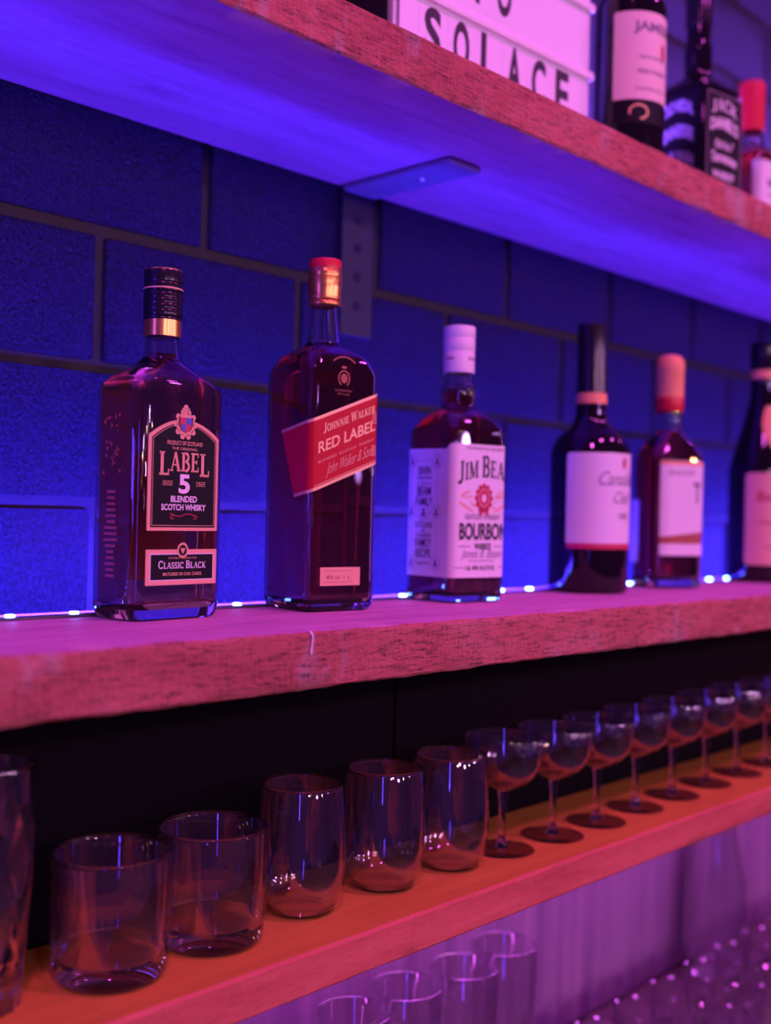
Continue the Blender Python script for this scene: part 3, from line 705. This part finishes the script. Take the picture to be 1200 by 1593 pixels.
def red_capped():
    t = thing('liquor_bottle', 'dark flat bottle with red and orange cap and tall white label with a brown stripe', 'bottle', (1.221, .700, ZM), -22, BK)
    hw, hd, cr = .040, .030, .022
    secs = [(0, hw-.004, hd-.004, cr), (.003, hw-.0005, hd-.0005, cr), (.007, hw, hd, cr), (.155, hw, hd, cr)] + smooth_secs([(.160, hw-.001, hd-.001, cr), (.174, hw-.010, hd-.006, .020), (.186, .019, .018, .0175), (.196, .0150, .0150, .0150), (.208, .0142, .0142, .0142)], 4) + [(.225, .0140, .0140, .0140)]
    bm, ins = shell(secs, .003, .010); link('glass', bm, M['clear'], t, angle=25)
    link('whisky', liquid(ins, .190), M['deep_amber'], t, angle=25)
    cap = link('cap', lathe([(.0150, .2215), (.0168, .2218), (.0168, .262), (.0172, .263), (.0172, .268), (.0160, .276), (.012, .2805), (.006, .282), (.0001, .2822)], 40), M['orange_label'], t)
    link('cap_ring', lathe([(.0169, .2125), (.0171, .2128), (.0171, .2290), (.0169, .2300), (.0150, .2302)], 40), M['red_cap'], cap)
    sk = Skin(hw, hd, cr)
    lab = decal('front_label', geom([rect(-.032, .034, .0395, .1520, .002)]), sk, .0004, M['white_label'], t)
    decal('label_stripe', join(geom([[(-.032, .0535), (.034, .0535), (.034, .0680), (-.032, .0615)]])), sk, .0006, M['brown_ink'], lab)
    decal('label_head', geom([rect(-.0315, .0335, .1475, .1515)]), sk, .0006, M['orange_label'], lab)
    decal('lettering', fit(sans('Speyside', 0, .4), -.004, .1335, .040, .0090), sk, .0007, M['grey_ink'], lab)
    decal('initial_letter', fit(sans('T', .03), .020, .1020, .012, .0250), sk, .0007, M['grey_ink'], lab)
    bk = decal('back_label', geom([rect(.002, .017, .030, .105, .002)]), Side(hw, -1), .0004, M['white_label'], t)
red_capped()

def tapered():
    t = thing('liqueur_bottle', 'black cone-shouldered bottle with orange neck tag and salmon label, standing at the right edge', 'bottle', (1.473, .700, ZM), 0, BK)
    r = .044
    prof = round_secs([(0, r-.004), (.003, r-.0005), (.006, r), (.150, r)]) + smooth_secs(round_secs([(.156, r-.0006), (.180, r-.007), (.215, .0265), (.245, .0190), (.262, .0165)]), 4) + round_secs([(.285, .0158)])
    link('glass', loft(prof, 10), M['darkglass'], t)
    cap = link('cap', lathe([(.0160, .2700), (.0178, .2702), (.0178, .3000), (.0184, .3010), (.0184, .3260), (.0176, .3285), (.0001, .3288)], 40), M['black_cap'], t)
    link('cap_ring', lathe([(.0180, .2780), (.0186, .2785), (.0186, .2890), (.0180, .2895)], 40), M['orange_label'], cap)
    sk = Skin(r, r, r)
    a, b = -r*R_(92), r*R_(40)
    lab = decal('front_label', geom([rect(a, b, .0240, .1480, .006)]), sk, .0004, M['salmon'], t)
    decal('lettering', join(fit(sans('Bourbon', .02, .2), -.028, .109, .054, .014), fit(sans('PREMIUM LIQUEUR', .01), -.026, .078, .05, .005), fit(sans('PRODUCE', .01), -.026, .046, .036, .004)), sk, .0007, M['crimson'], lab)
    # neck tag: a curved shield lying on the cone
    class Cone:
        def at(self, s, z, e):
            sc = sec_at(prof, z); rr = sc[1]+e; a_ = s/sc[1]; return Vector((rr*sin(a_), -rr*cos(a_), z))
    V, Fs = [], []; n = 9; rows = 10
    for j in range(rows+1):
        z = .176+.064*j/rows; wd = (.010+.010*sin(pi*min(1, (j+.6)/rows)))*(1 if j < rows else .7)
        for i in range(n+1): V.append((-wd-.014+2*wd*i/n+.0030*j/rows, z))
    for j in range(rows):
        for i in range(n): q = j*(n+1)+i; Fs.append([q, q+1, q+n+2, q+n+1])
    decal('neck_tag', (V, Fs), Cone(), .0006, M['orange_label'], t, cut=0)
tapered()

# ------------------------------------------------------------------ upper shelf
BU = 'bottles on the upper shelf'
def sign():
    t = thing('letter_board_sign', 'white letter board sign with black letters standing on the upper shelf', 'sign', (.8680, .690, ZT), -1.2)
    W, H, D = .149, .262, .05
    bm = bmesh.new(); box(bm, -W, W, .004, D, 0, H); bevel_all(bm, .003, 2); link('case', bm, M['sign_white'], t, smooth=True)
    bm = bmesh.new(); box(bm, -W+.004, W-.004, -.0002, .0045, .006, H-.006); link('panel', bm, M['sign_panel'], t, smooth=False)
    for i, z in enumerate((.0185, .0925, .1655, .2390)):
        bm = bmesh.new()
        pr = [(.0035, -.004), (-.0045, -.0035), (-.0055, 0), (-.0045, .0035), (-.0025, .0062), (.0035, .0068)]
        a = [bm.verts.new((-W+.0008, y, z+q)) for y, q in pr]; b = [bm.verts.new((W-.0008, y, z+q)) for y, q in pr]
        bridge(bm, a, b); bm.faces.new(a[::-1]); bm.faces.new(b); bmesh.ops.recalc_face_normals(bm, faces=bm.faces)
        link('rail', bm, M['sign_white'], t, smooth=True, angle=30)
    fl = Flat(.0)
    def row(text, z, cx, pitch):
        n = len(text)
        for i, ch in enumerate(text):
            x = cx+(i-(n-1)/2)*pitch
            cd = decal('letter_card', geom([rect(x-pitch*.47, x+pitch*.47, z-.0060, z+.0555)]), fl, .0004, M['letter_film'], t)
            wd = {'I': .005, 'M': .030, 'W': .034}.get(ch, .0225)
            decal('letter', fit(sans(ch, .028), x, z, wd, .0480), fl, .0009, M['ink'], cd)
    row('SOLACE', .0370, -.0020, .0398)
    row('TO', .1100, -.0200, .0400)
sign()

def cream_label_bottle():
    t = thing('whisky_bottle', 'round black bottle with cream label beside the letter sign on the upper shelf', 'bottle', (1.070, .672, ZT), 0, BU)
    r = .0385
    prof = round_secs([(0, r-.004), (.003, r-.0005), (.006, r), (.175, r)]) + smooth_secs(round_secs([(.180, r-.0006), (.198, r-.010), (.210, .019), (.225, .0155), (.26, .0142)]), 4) + round_secs([(.30, .0138)])
    link('glass', loft(prof, 10), M['darkglass'], t)
    link('cap', lathe([(.0145, .255), (.0158, .2553), (.0158, .312), (.015, .3145), (.0001, .315)], 36), M['black_cap'], t)
    sk = Skin(r, r, r)
    a, b = -r*R_(84), r*R_(40)
    lab = decal('front_label', geom([rect(a, b, .0680, .1625, .002)]), sk, .0004, M['cream'], t)
    decal('lettering', fit(sans('JAMESON', .03), .0020, .138, .074, .0140), sk, .0007, M['grey_ink'], lab)
    decal('fine_print', join(fit(sans('TRIPLE DISTILLED', .01), -.012, .1120, .034, .0030), fit(sans('IRISH WHISKEY', .01), -.010, .0960, .040, .0045), fit(sans('ESTABLISHED SINCE 1780'), -.012, .0780, .040, .0030)), sk, .0007, M['grey_ink'], lab)
    decal('crest', geom([[(.000, .1310), (.007, .1310), (.007, .117), (.0035, .112), (.000, .117)]]), sk, .0007, M['crimson'], lab)
    lo = decal('lower_label', geom([rect(a+.001, b-.001, .0430, .0660, .002)]), sk, .0004, M['black_label'], t)
    decal('gold_seal', stroke(arcpts(-.028, .0545, .010, .0075, -80, 200, 18), .0022), sk, .0006, M['gold_print'], lo)
cream_label_bottle()

def square_black():
    t = thing('whiskey_bottle', 'square black whiskey bottle with lettered faces between two other bottles on the upper shelf', 'bottle', (1.254, .690, ZT), -8, BU)
    hw = .040; cr = .006
    secs = [(0, hw-.003, hw-.003, .004), (.003, hw, hw, cr), (.137, hw, hw, cr), (.141, hw-.001, hw-.001, cr)] + smooth_secs([(.144, hw-.004, hw-.004, .008), (.156, .024, .024, .016), (.164, .0170, .0170, .0168), (.176, .0160, .0160, .016)], 4) + smooth_secs(round_secs([(.180, .0165), (.195, .0172), (.206, .0155), (.212, .0145)]), 3) + round_secs([(.26, .0140)])
    link('glass', loft(secs, 6), M['darkglass'], t)
    link('cap', lathe([(.0145, .226), (.016, .2265), (.016, .268), (.015, .270), (.0001, .2705)], 36), M['black_cap'], t)
    sk = Skin(hw, hw, cr)
    fr = lambda s0: [rect(s0-.034, s0+.034, .010, .132, .004)]
    lab = decal('front_label', geom(fr(0)), sk, .0003, M['black_label'], t)
    def bow(g, k=.010, w=.032): return ([(x, y+k*(1-(x/w)**2)) for x, y in g[0]], g[1])
    decal('label_keyline', frame_geom(rect(-.034, .034, .010, .132, .004), rect(-.0325, .0325, .0115, .1305, .004)), sk, .0004, M['grey_ink'], lab)
    decal('lettering', join(bow(fit(serif("JACK"), 0, .101, .050, .0155)), bow(fit(sans("DANIEL'S", .035), 0, .082, .054, .0150), .008), fit(sans('Old No.7', .02, .2), 0, .066, .036, .010), bow(fit(sans('Tennessee', .02, .3), 0, .045, .050, .0130), .005), fit(sans('WHISKEY', .03), 0, .030, .044, .0090), fit(sans('40% VOL  70cl', .01), 0, .017, .04, .004)), sk, .0006, M['white_ink'], lab)
    s0 = -2*hw+2*cr-cr*pi/2
    sd = decal('side_label', geom(fr(s0)), sk, .0003, M['black_label'], t)
    def arcx(txt, z, wd, ht): 
        g = fit(sans(txt, .05), 0, z, wd, ht); g = ([(x, y+.011*(1-(x/.027)**2)) for x, y in g[0]], g[1]); return move(g, s0, 0)
    decal('lettering', join(arcx('GOLD MEDAL', .101, .050, .0150), arcx('TENNESSEE', .070, .052, .0160), arcx('SOUR MASH', .040, .052, .0150), arcx('WHISKEY', .012, .048, .0140)), sk, .0006, M['dim_ink'], sd)
square_black()

def red_top_bottle():
    t = thing('liquor_bottle', 'clear bottle with bright red cap and white-and-red label, right end of upper shelf', 'bottle', (1.420, .700, ZT), -6, BU)
    hw = .041; cr = .012
    secs = [(0, hw-.004, hw-.004, .010), (.004, hw, hw, cr), (.098, hw, hw, cr)] + smooth_secs([(.103, hw-.001, hw-.001, cr), (.114, hw-.012, hw-.012, .020), (.122, .0185, .0185, .018), (.134, .0158, .0158, .0158)], 4) + round_secs([(.165, .0145)])
    bm, ins = shell(secs, .003, .010); link('glass', bm, M['clear'], t, angle=25)
    link('whisky', liquid(ins, .106), M['deep_amber'], t, angle=25)
    link('cap', lathe([(.0150, .142), (.0168, .1425), (.0168, .205), (.0160, .208), (.0001, .2085)], 36), M['red_cap'], t)
    sk = Skin(hw, hw, cr)
    lab = decal('front_label', geom([rect(-.048, .036, .016, .090, .002)]), sk, .0004, M['white_label'], t)
    decal('label_band', geom([rect(-.048, .036, .0155, .0330, .001)]), sk, .0006, M['red_label'], lab)
    decal('lettering', join(fit(sans('Mark', .03), -.004, .056, .042, .0120), fit(sans('SMALL BATCH', .01), -.004, .044, .040, .0040)), sk, .0007, M['grey_ink'], lab)
red_top_bottle()

def dark_left():
    t = thing('spirit_bottle', 'dark blue-black round bottle left of the letter sign, mostly out of view', 'bottle', (.684, .718, ZT), 0, BU)
    r = .037
    prof = round_secs([(0, r-.004), (.003, r-.0005), (.006, r), (.175, r)]) + smooth_secs(round_secs([(.180, r-.0006), (.198, r-.010), (.210, .019), (.225, .0155), (.26, .0142)]), 4)
    link('glass', loft(prof, 10), M['darkglass'], t)
    link('cap', lathe([(.0142, .250), (.0158, .2503), (.0158, .292), (.015, .2945), (.0001, .295)], 36), M['black_cap'], t)
dark_left()

# ------------------------------------------------------------------ glasses on the lower shelf
def tumbler(name, label, cat, prof, base_prof, group, rim):
    """prof: outer wall then inner wall of the thin part; base_prof: solid foot"""
    t = thing(name, label, cat, (0, 0, ZL), 0, group)
    link('bowl', lathe(prof, 56), M['wall_glass'], t, angle=60)
    link('base', lathe(base_prof, 56), M['base_glass'], t, angle=40)
    rr, rz = rim
    link('rim', lathe([(rr+.00125*cos(2*pi*i/12), rz+.00125*sin(2*pi*i/12)) for i in range(12)], 64, closed=True), M['base_glass'], t, angle=80)
    return t
w_ = .0021
rocks = tumbler('rocks_glass', 'short straight whisky tumbler with thick base, nearest the cut crystal glass', 'glass',
    [(.0372, .0150), (.0378, .030), (.0383, .0780), (.0381, .0790), (.0375, .0794), (.0367, .0790), (.0363, .0780), (.0358, .030), (.0345, .0165)],
    [(.0001, .0002), (.030, .0002), (.0335, .0012), (.0362, .0050), (.0370, .0148), (.0343, .0162), (.0300, .0132), (.020, .0115), (.0001, .0112)], 'short whisky tumblers', (.0375, .0792))
rocks.location = (.4010, .6225, ZL+ZC)
dup(rocks, (.4835, .6255, ZL), 40, 'short straight whisky tumbler with thick base, nearest the stemless glasses', 'short whisky tumblers')
stemless = tumbler('stemless_glass', 'stemless round wine glass beside the short tumblers, first of three', 'glass',
    [(.0260, .0030), (.0300, .0085), (.0330, .0200), (.0341, .0350), (.0337, .055), (.0322, .0750), (.0305, .0938), (.0302, .0944), (.0297, .0942), (.0296, .0935), (.0313, .0750), (.0327, .055), (.0331, .0350), (.0319, .0200), (.0288, .0095), (.0240, .0055)],
    [(.0001, .0016), (.018, .0010), (.0215, .0002), (.0245, .0010), (.0262, .0028), (.0242, .0053), (.020, .0040), (.0001, .0042)], 'stemless round wine glasses', (.0301, .0944))
stemless.location = (.5705, .6295, ZL+ZC)
dup(stemless, (.6570, .6270, ZL), 20, 'stemless round wine glass in the middle of the three', 'stemless round wine glasses')
dup(stemless, (.7370, .6250, ZL), 70, 'stemless round wine glass third of three, next to the stemmed glasses', 'stemless round wine glasses')

def stem_glass():
    t = thing('coupe_glass', 'x', 'glass', (0, 0, ZL), 0, 'stemmed coupe glasses')
    link('bowl', lathe([(.0048, .0530), (.0120, .0562), (.0230, .0620), (.0305, .0690), (.0338, .0780), (.0350, .0900), (.0356, .1018), (.0353, .1024), (.0347, .1022), (.0341, .0900), (.0329, .0785), (.0295, .0700), (.0222, .0634), (.0110, .0578), (.0001, .0562)], 48), M['wall_glass'], t, angle=60)
    link('stem', lathe([(.0001, .0022), (.0065, .0025), (.0048, .0050), (.0036, .0100), (.0031, .0250), (.0034, .0420), (.0048, .0505), (.0046, .0528), (.0001, .0540)], 28), M['base_glass'], t, angle=60)
    link('foot', lathe([(.0001, .0002), (.0290, .0002), (.0298, .0008), (.0285, .0014), (.0150, .0020), (.0001, .0021)], 44), M['wall_glass'], t, angle=60)
    return t
cg = stem_glass()
spots = [(.8060, .6215), (.8780, .6170), (.9510, .6165), (1.0290, .6200), (1.1060, .6205), (1.1850, .6230), (1.2640, .6240), (1.3420, .6240), (1.4210, .6235), (1.5000, .6240)]
words = ['first', 'second', 'third', 'fourth', 'fifth', 'sixth', 'seventh', 'eighth', 'ninth', 'tenth']
for i, (x, y) in enumerate(spots):
    lb = 'stemmed coupe glass, %s along the lower shelf counting from the stemless glasses' % words[i]
    if i == 0: cg.location = (x, y, ZL+ZC); cg['label'] = lb
    else: dup(cg, (x, y, ZL), i*37, lb)

def crystal():
    t = thing('highball_glass', 'tall cut crystal highball glass cut off by the left edge', 'glass', (.3175, .637, ZL), 0)
    n, m = 160, 110
    R0 = lambda z: (.0262+.0058*min(1, z/.075)) if z < .075 else .0320
    def pat(z, a):
        if z < .026:                      # fluted foot
            return .0011*abs(sin(a*9))
        if z < .124:
            u = (z-.026)/.098
            d1 = abs(sin(a*4+u*pi*1.5)); d2 = abs(sin(a*4-u*pi*1.5))
            k = min(d1, d2)
            lens = max(0, 1-((u-.42)/.36)**2)*max(0, cos(a*4))
            return .0018*(1-min(1, k*2.2))+.0016*lens**2+.0004*abs(sin(a*24+u*30))*(1-k)
        return 0
    bm = bmesh.new(); rows = []
    for j in range(m+1):
        z = .0004+.1432*j/m
        rows.append([bm.verts.new(((R0(z)-pat(z, 2*pi*i/n))*cos(2*pi*i/n), (R0(z)-pat(z, 2*pi*i/n))*sin(2*pi*i/n), z)) for i in range(n)])
    for z, r in ((.1446, .0316), (.1450, .0306), (.1444, .0296), (.13, .0288), (.075, .0285), (.022, .0230), (.0165, .0200), (.0150, .012)):
        rows.append([bm.verts.new((r*cos(2*pi*i/n), r*sin(2*pi*i/n), z)) for i in range(n)])
    for a, b in zip(rows, rows[1:]): bridge(bm, a, b)
    bm.faces.new(rows[0][::-1]); bm.faces.new(rows[-1])
    bmesh.ops.recalc_face_normals(bm, faces=bm.faces)
    link('body', bm, M['cut_glass'], t, angle=28)
crystal()

# ------------------------------------------------------------------ under the lower shelf
ZK = -.66
bm = bmesh.new(); box(bm, -.25, 4.4, .835, .848, ZK, ZL-.032); bevel_all(bm, .001, 1)
o = link('splashback_panel', bm, M['steel'], smooth=False); o.location.z = ZC; tag(o, 'brushed steel splashback panel on the wall below the lower shelf', 'panel')
bm = bmesh.new(); box(bm, -.25, 4.4, .40, .834, ZK-.04, ZK); bevel_all(bm, .002, 2)
box(bm, -.2, 4.35, .46, .83, -1.5, ZK-.04)
o = link('back_bar_counter', bm, M['counter'], smooth=False); o.location.z = ZC; tag(o, 'dark back bar counter carrying the blurred glasses below the shelves', 'counter')
t = thing('under_shelf_fill', 'added violet fill lamp in a slim housing, unseen under the pine shelf', 'light', (1.4, .66, ZL-.0300))  # added fill lamp, turns the panel and glasses below violet
bm = bmesh.new(); box(bm, -1.6, 2.6, -.012, .012, -.010, -.0005); bevel_all(bm, .002, 1); link('housing', bm, M['led_tape'], t, smooth=False)
l = bpy.data.lights.new('violet_glow', 'AREA'); l.shape = 'RECTANGLE'; l.size = 4.2; l.size_y = .015; l.color = (.62, .09, .80); l.energy = 7
o = bpy.data.objects.new('violet_glow', l); COL.objects.link(o); o.parent = t; o.location = (.5, 0, -.012); o.rotation_euler = (R_(18), 0, 0)

def tall_tumbler(name, r, h, group):
    t = thing(name, 'x', 'glass', (0, 0, ZK), 0, group)
    link('bowl', lathe([(r*.80, .010), (r*.92, h*.5), (r, h-.001), (r-.0006, h), (r-.0014, h), (r-.002, h-.001), (r*.92-.002, h*.5), (r*.80-.0022, .012)], 40), M['wall_glass'], t, angle=60)
    link('base', lathe([(.0001, .0002), (r*.74, .0002), (r*.79, .0025), (r*.80, .0098), (r*.74, .0105), (.0001, .0100)], 40), M['base_glass'], t, angle=40)
    return t
hb = tall_tumbler('tall_tumbler', .034, .222, 'tall clear tumblers on the back counter')
place = [(.700, .700), (.775, .706), (.850, .698), (.925, .707)]
for i, (x, y) in enumerate(place):
    lb = 'tall clear tumbler on the back counter, %s from the left under the pine shelf' % words[i]
    if i == 0: hb.location = (x, y, ZK+ZC); hb['label'] = lb
    else: dup(hb, (x, y, ZK), i*31, lb)
sb = thing('small_tumbler', 'x', 'glass', (0, 0, ZK), 0, 'small clear tumblers on the back counter')
bm = bmesh.new(); rows = []; n = 72
for z, r, fl in ((.0004, .026, 1), (.004, .0285, 1), (.02, .0300, 1), (.045, .0322, 1), (.060, .0335, .5), (.068, .034, 0), (.0845, .0348, 0), (.0855, .0340, 0), (.0845, .0326, 0), (.045, .0296, 0), (.014, .0262, 0), (.0105, .018, 0)):
    rows.append([bm.verts.new(((r-.0018*fl*abs(sin(7*2*pi*i/n)))*cos(2*pi*i/n), (r-.0018*fl*abs(sin(7*2*pi*i/n)))*sin(2*pi*i/n), z)) for i in range(n)])
for a_, b_ in zip(rows, rows[1:]): bridge(bm, a_, b_)
bm.faces.new(rows[0][::-1]); bm.faces.new(rows[-1]); bmesh.ops.recalc_face_normals(bm, faces=bm.faces)
link('body', bm, M['cut_glass'], sb, angle=30)
k = 0
for row, y in enumerate((.54, .615, .69)):
    for i in range(10):
        x = 1.03+i*.083+row*.03
        lb = 'small clear tumbler on the back counter, %s from the left in the %s row' % (words[i], ('front', 'middle', 'back')[row])
        if k == 0: sb.location = (x, y, ZK+ZC); sb['label'] = lb
        else: dup(sb, (x, y, ZK), k*23, lb)
        k += 1
t = thing('glass_carafe', 'tall clear glass carafe at the far right of the back counter', 'carafe', (1.53, .784, ZK))
link('body', lathe([(.0001, .0002), (.040, .0002), (.045, .004), (.0475, .06), (.045, .14), (.031, .20), (.027, .235), (.033, .268), (.0335, .2695), (.0318, .2695), (.0253, .235), (.0293, .20), (.0432, .14), (.0457, .06), (.043, .014), (.030, .0105), (.0001, .0105)], 40), M['cut_glass'], t, angle=60)
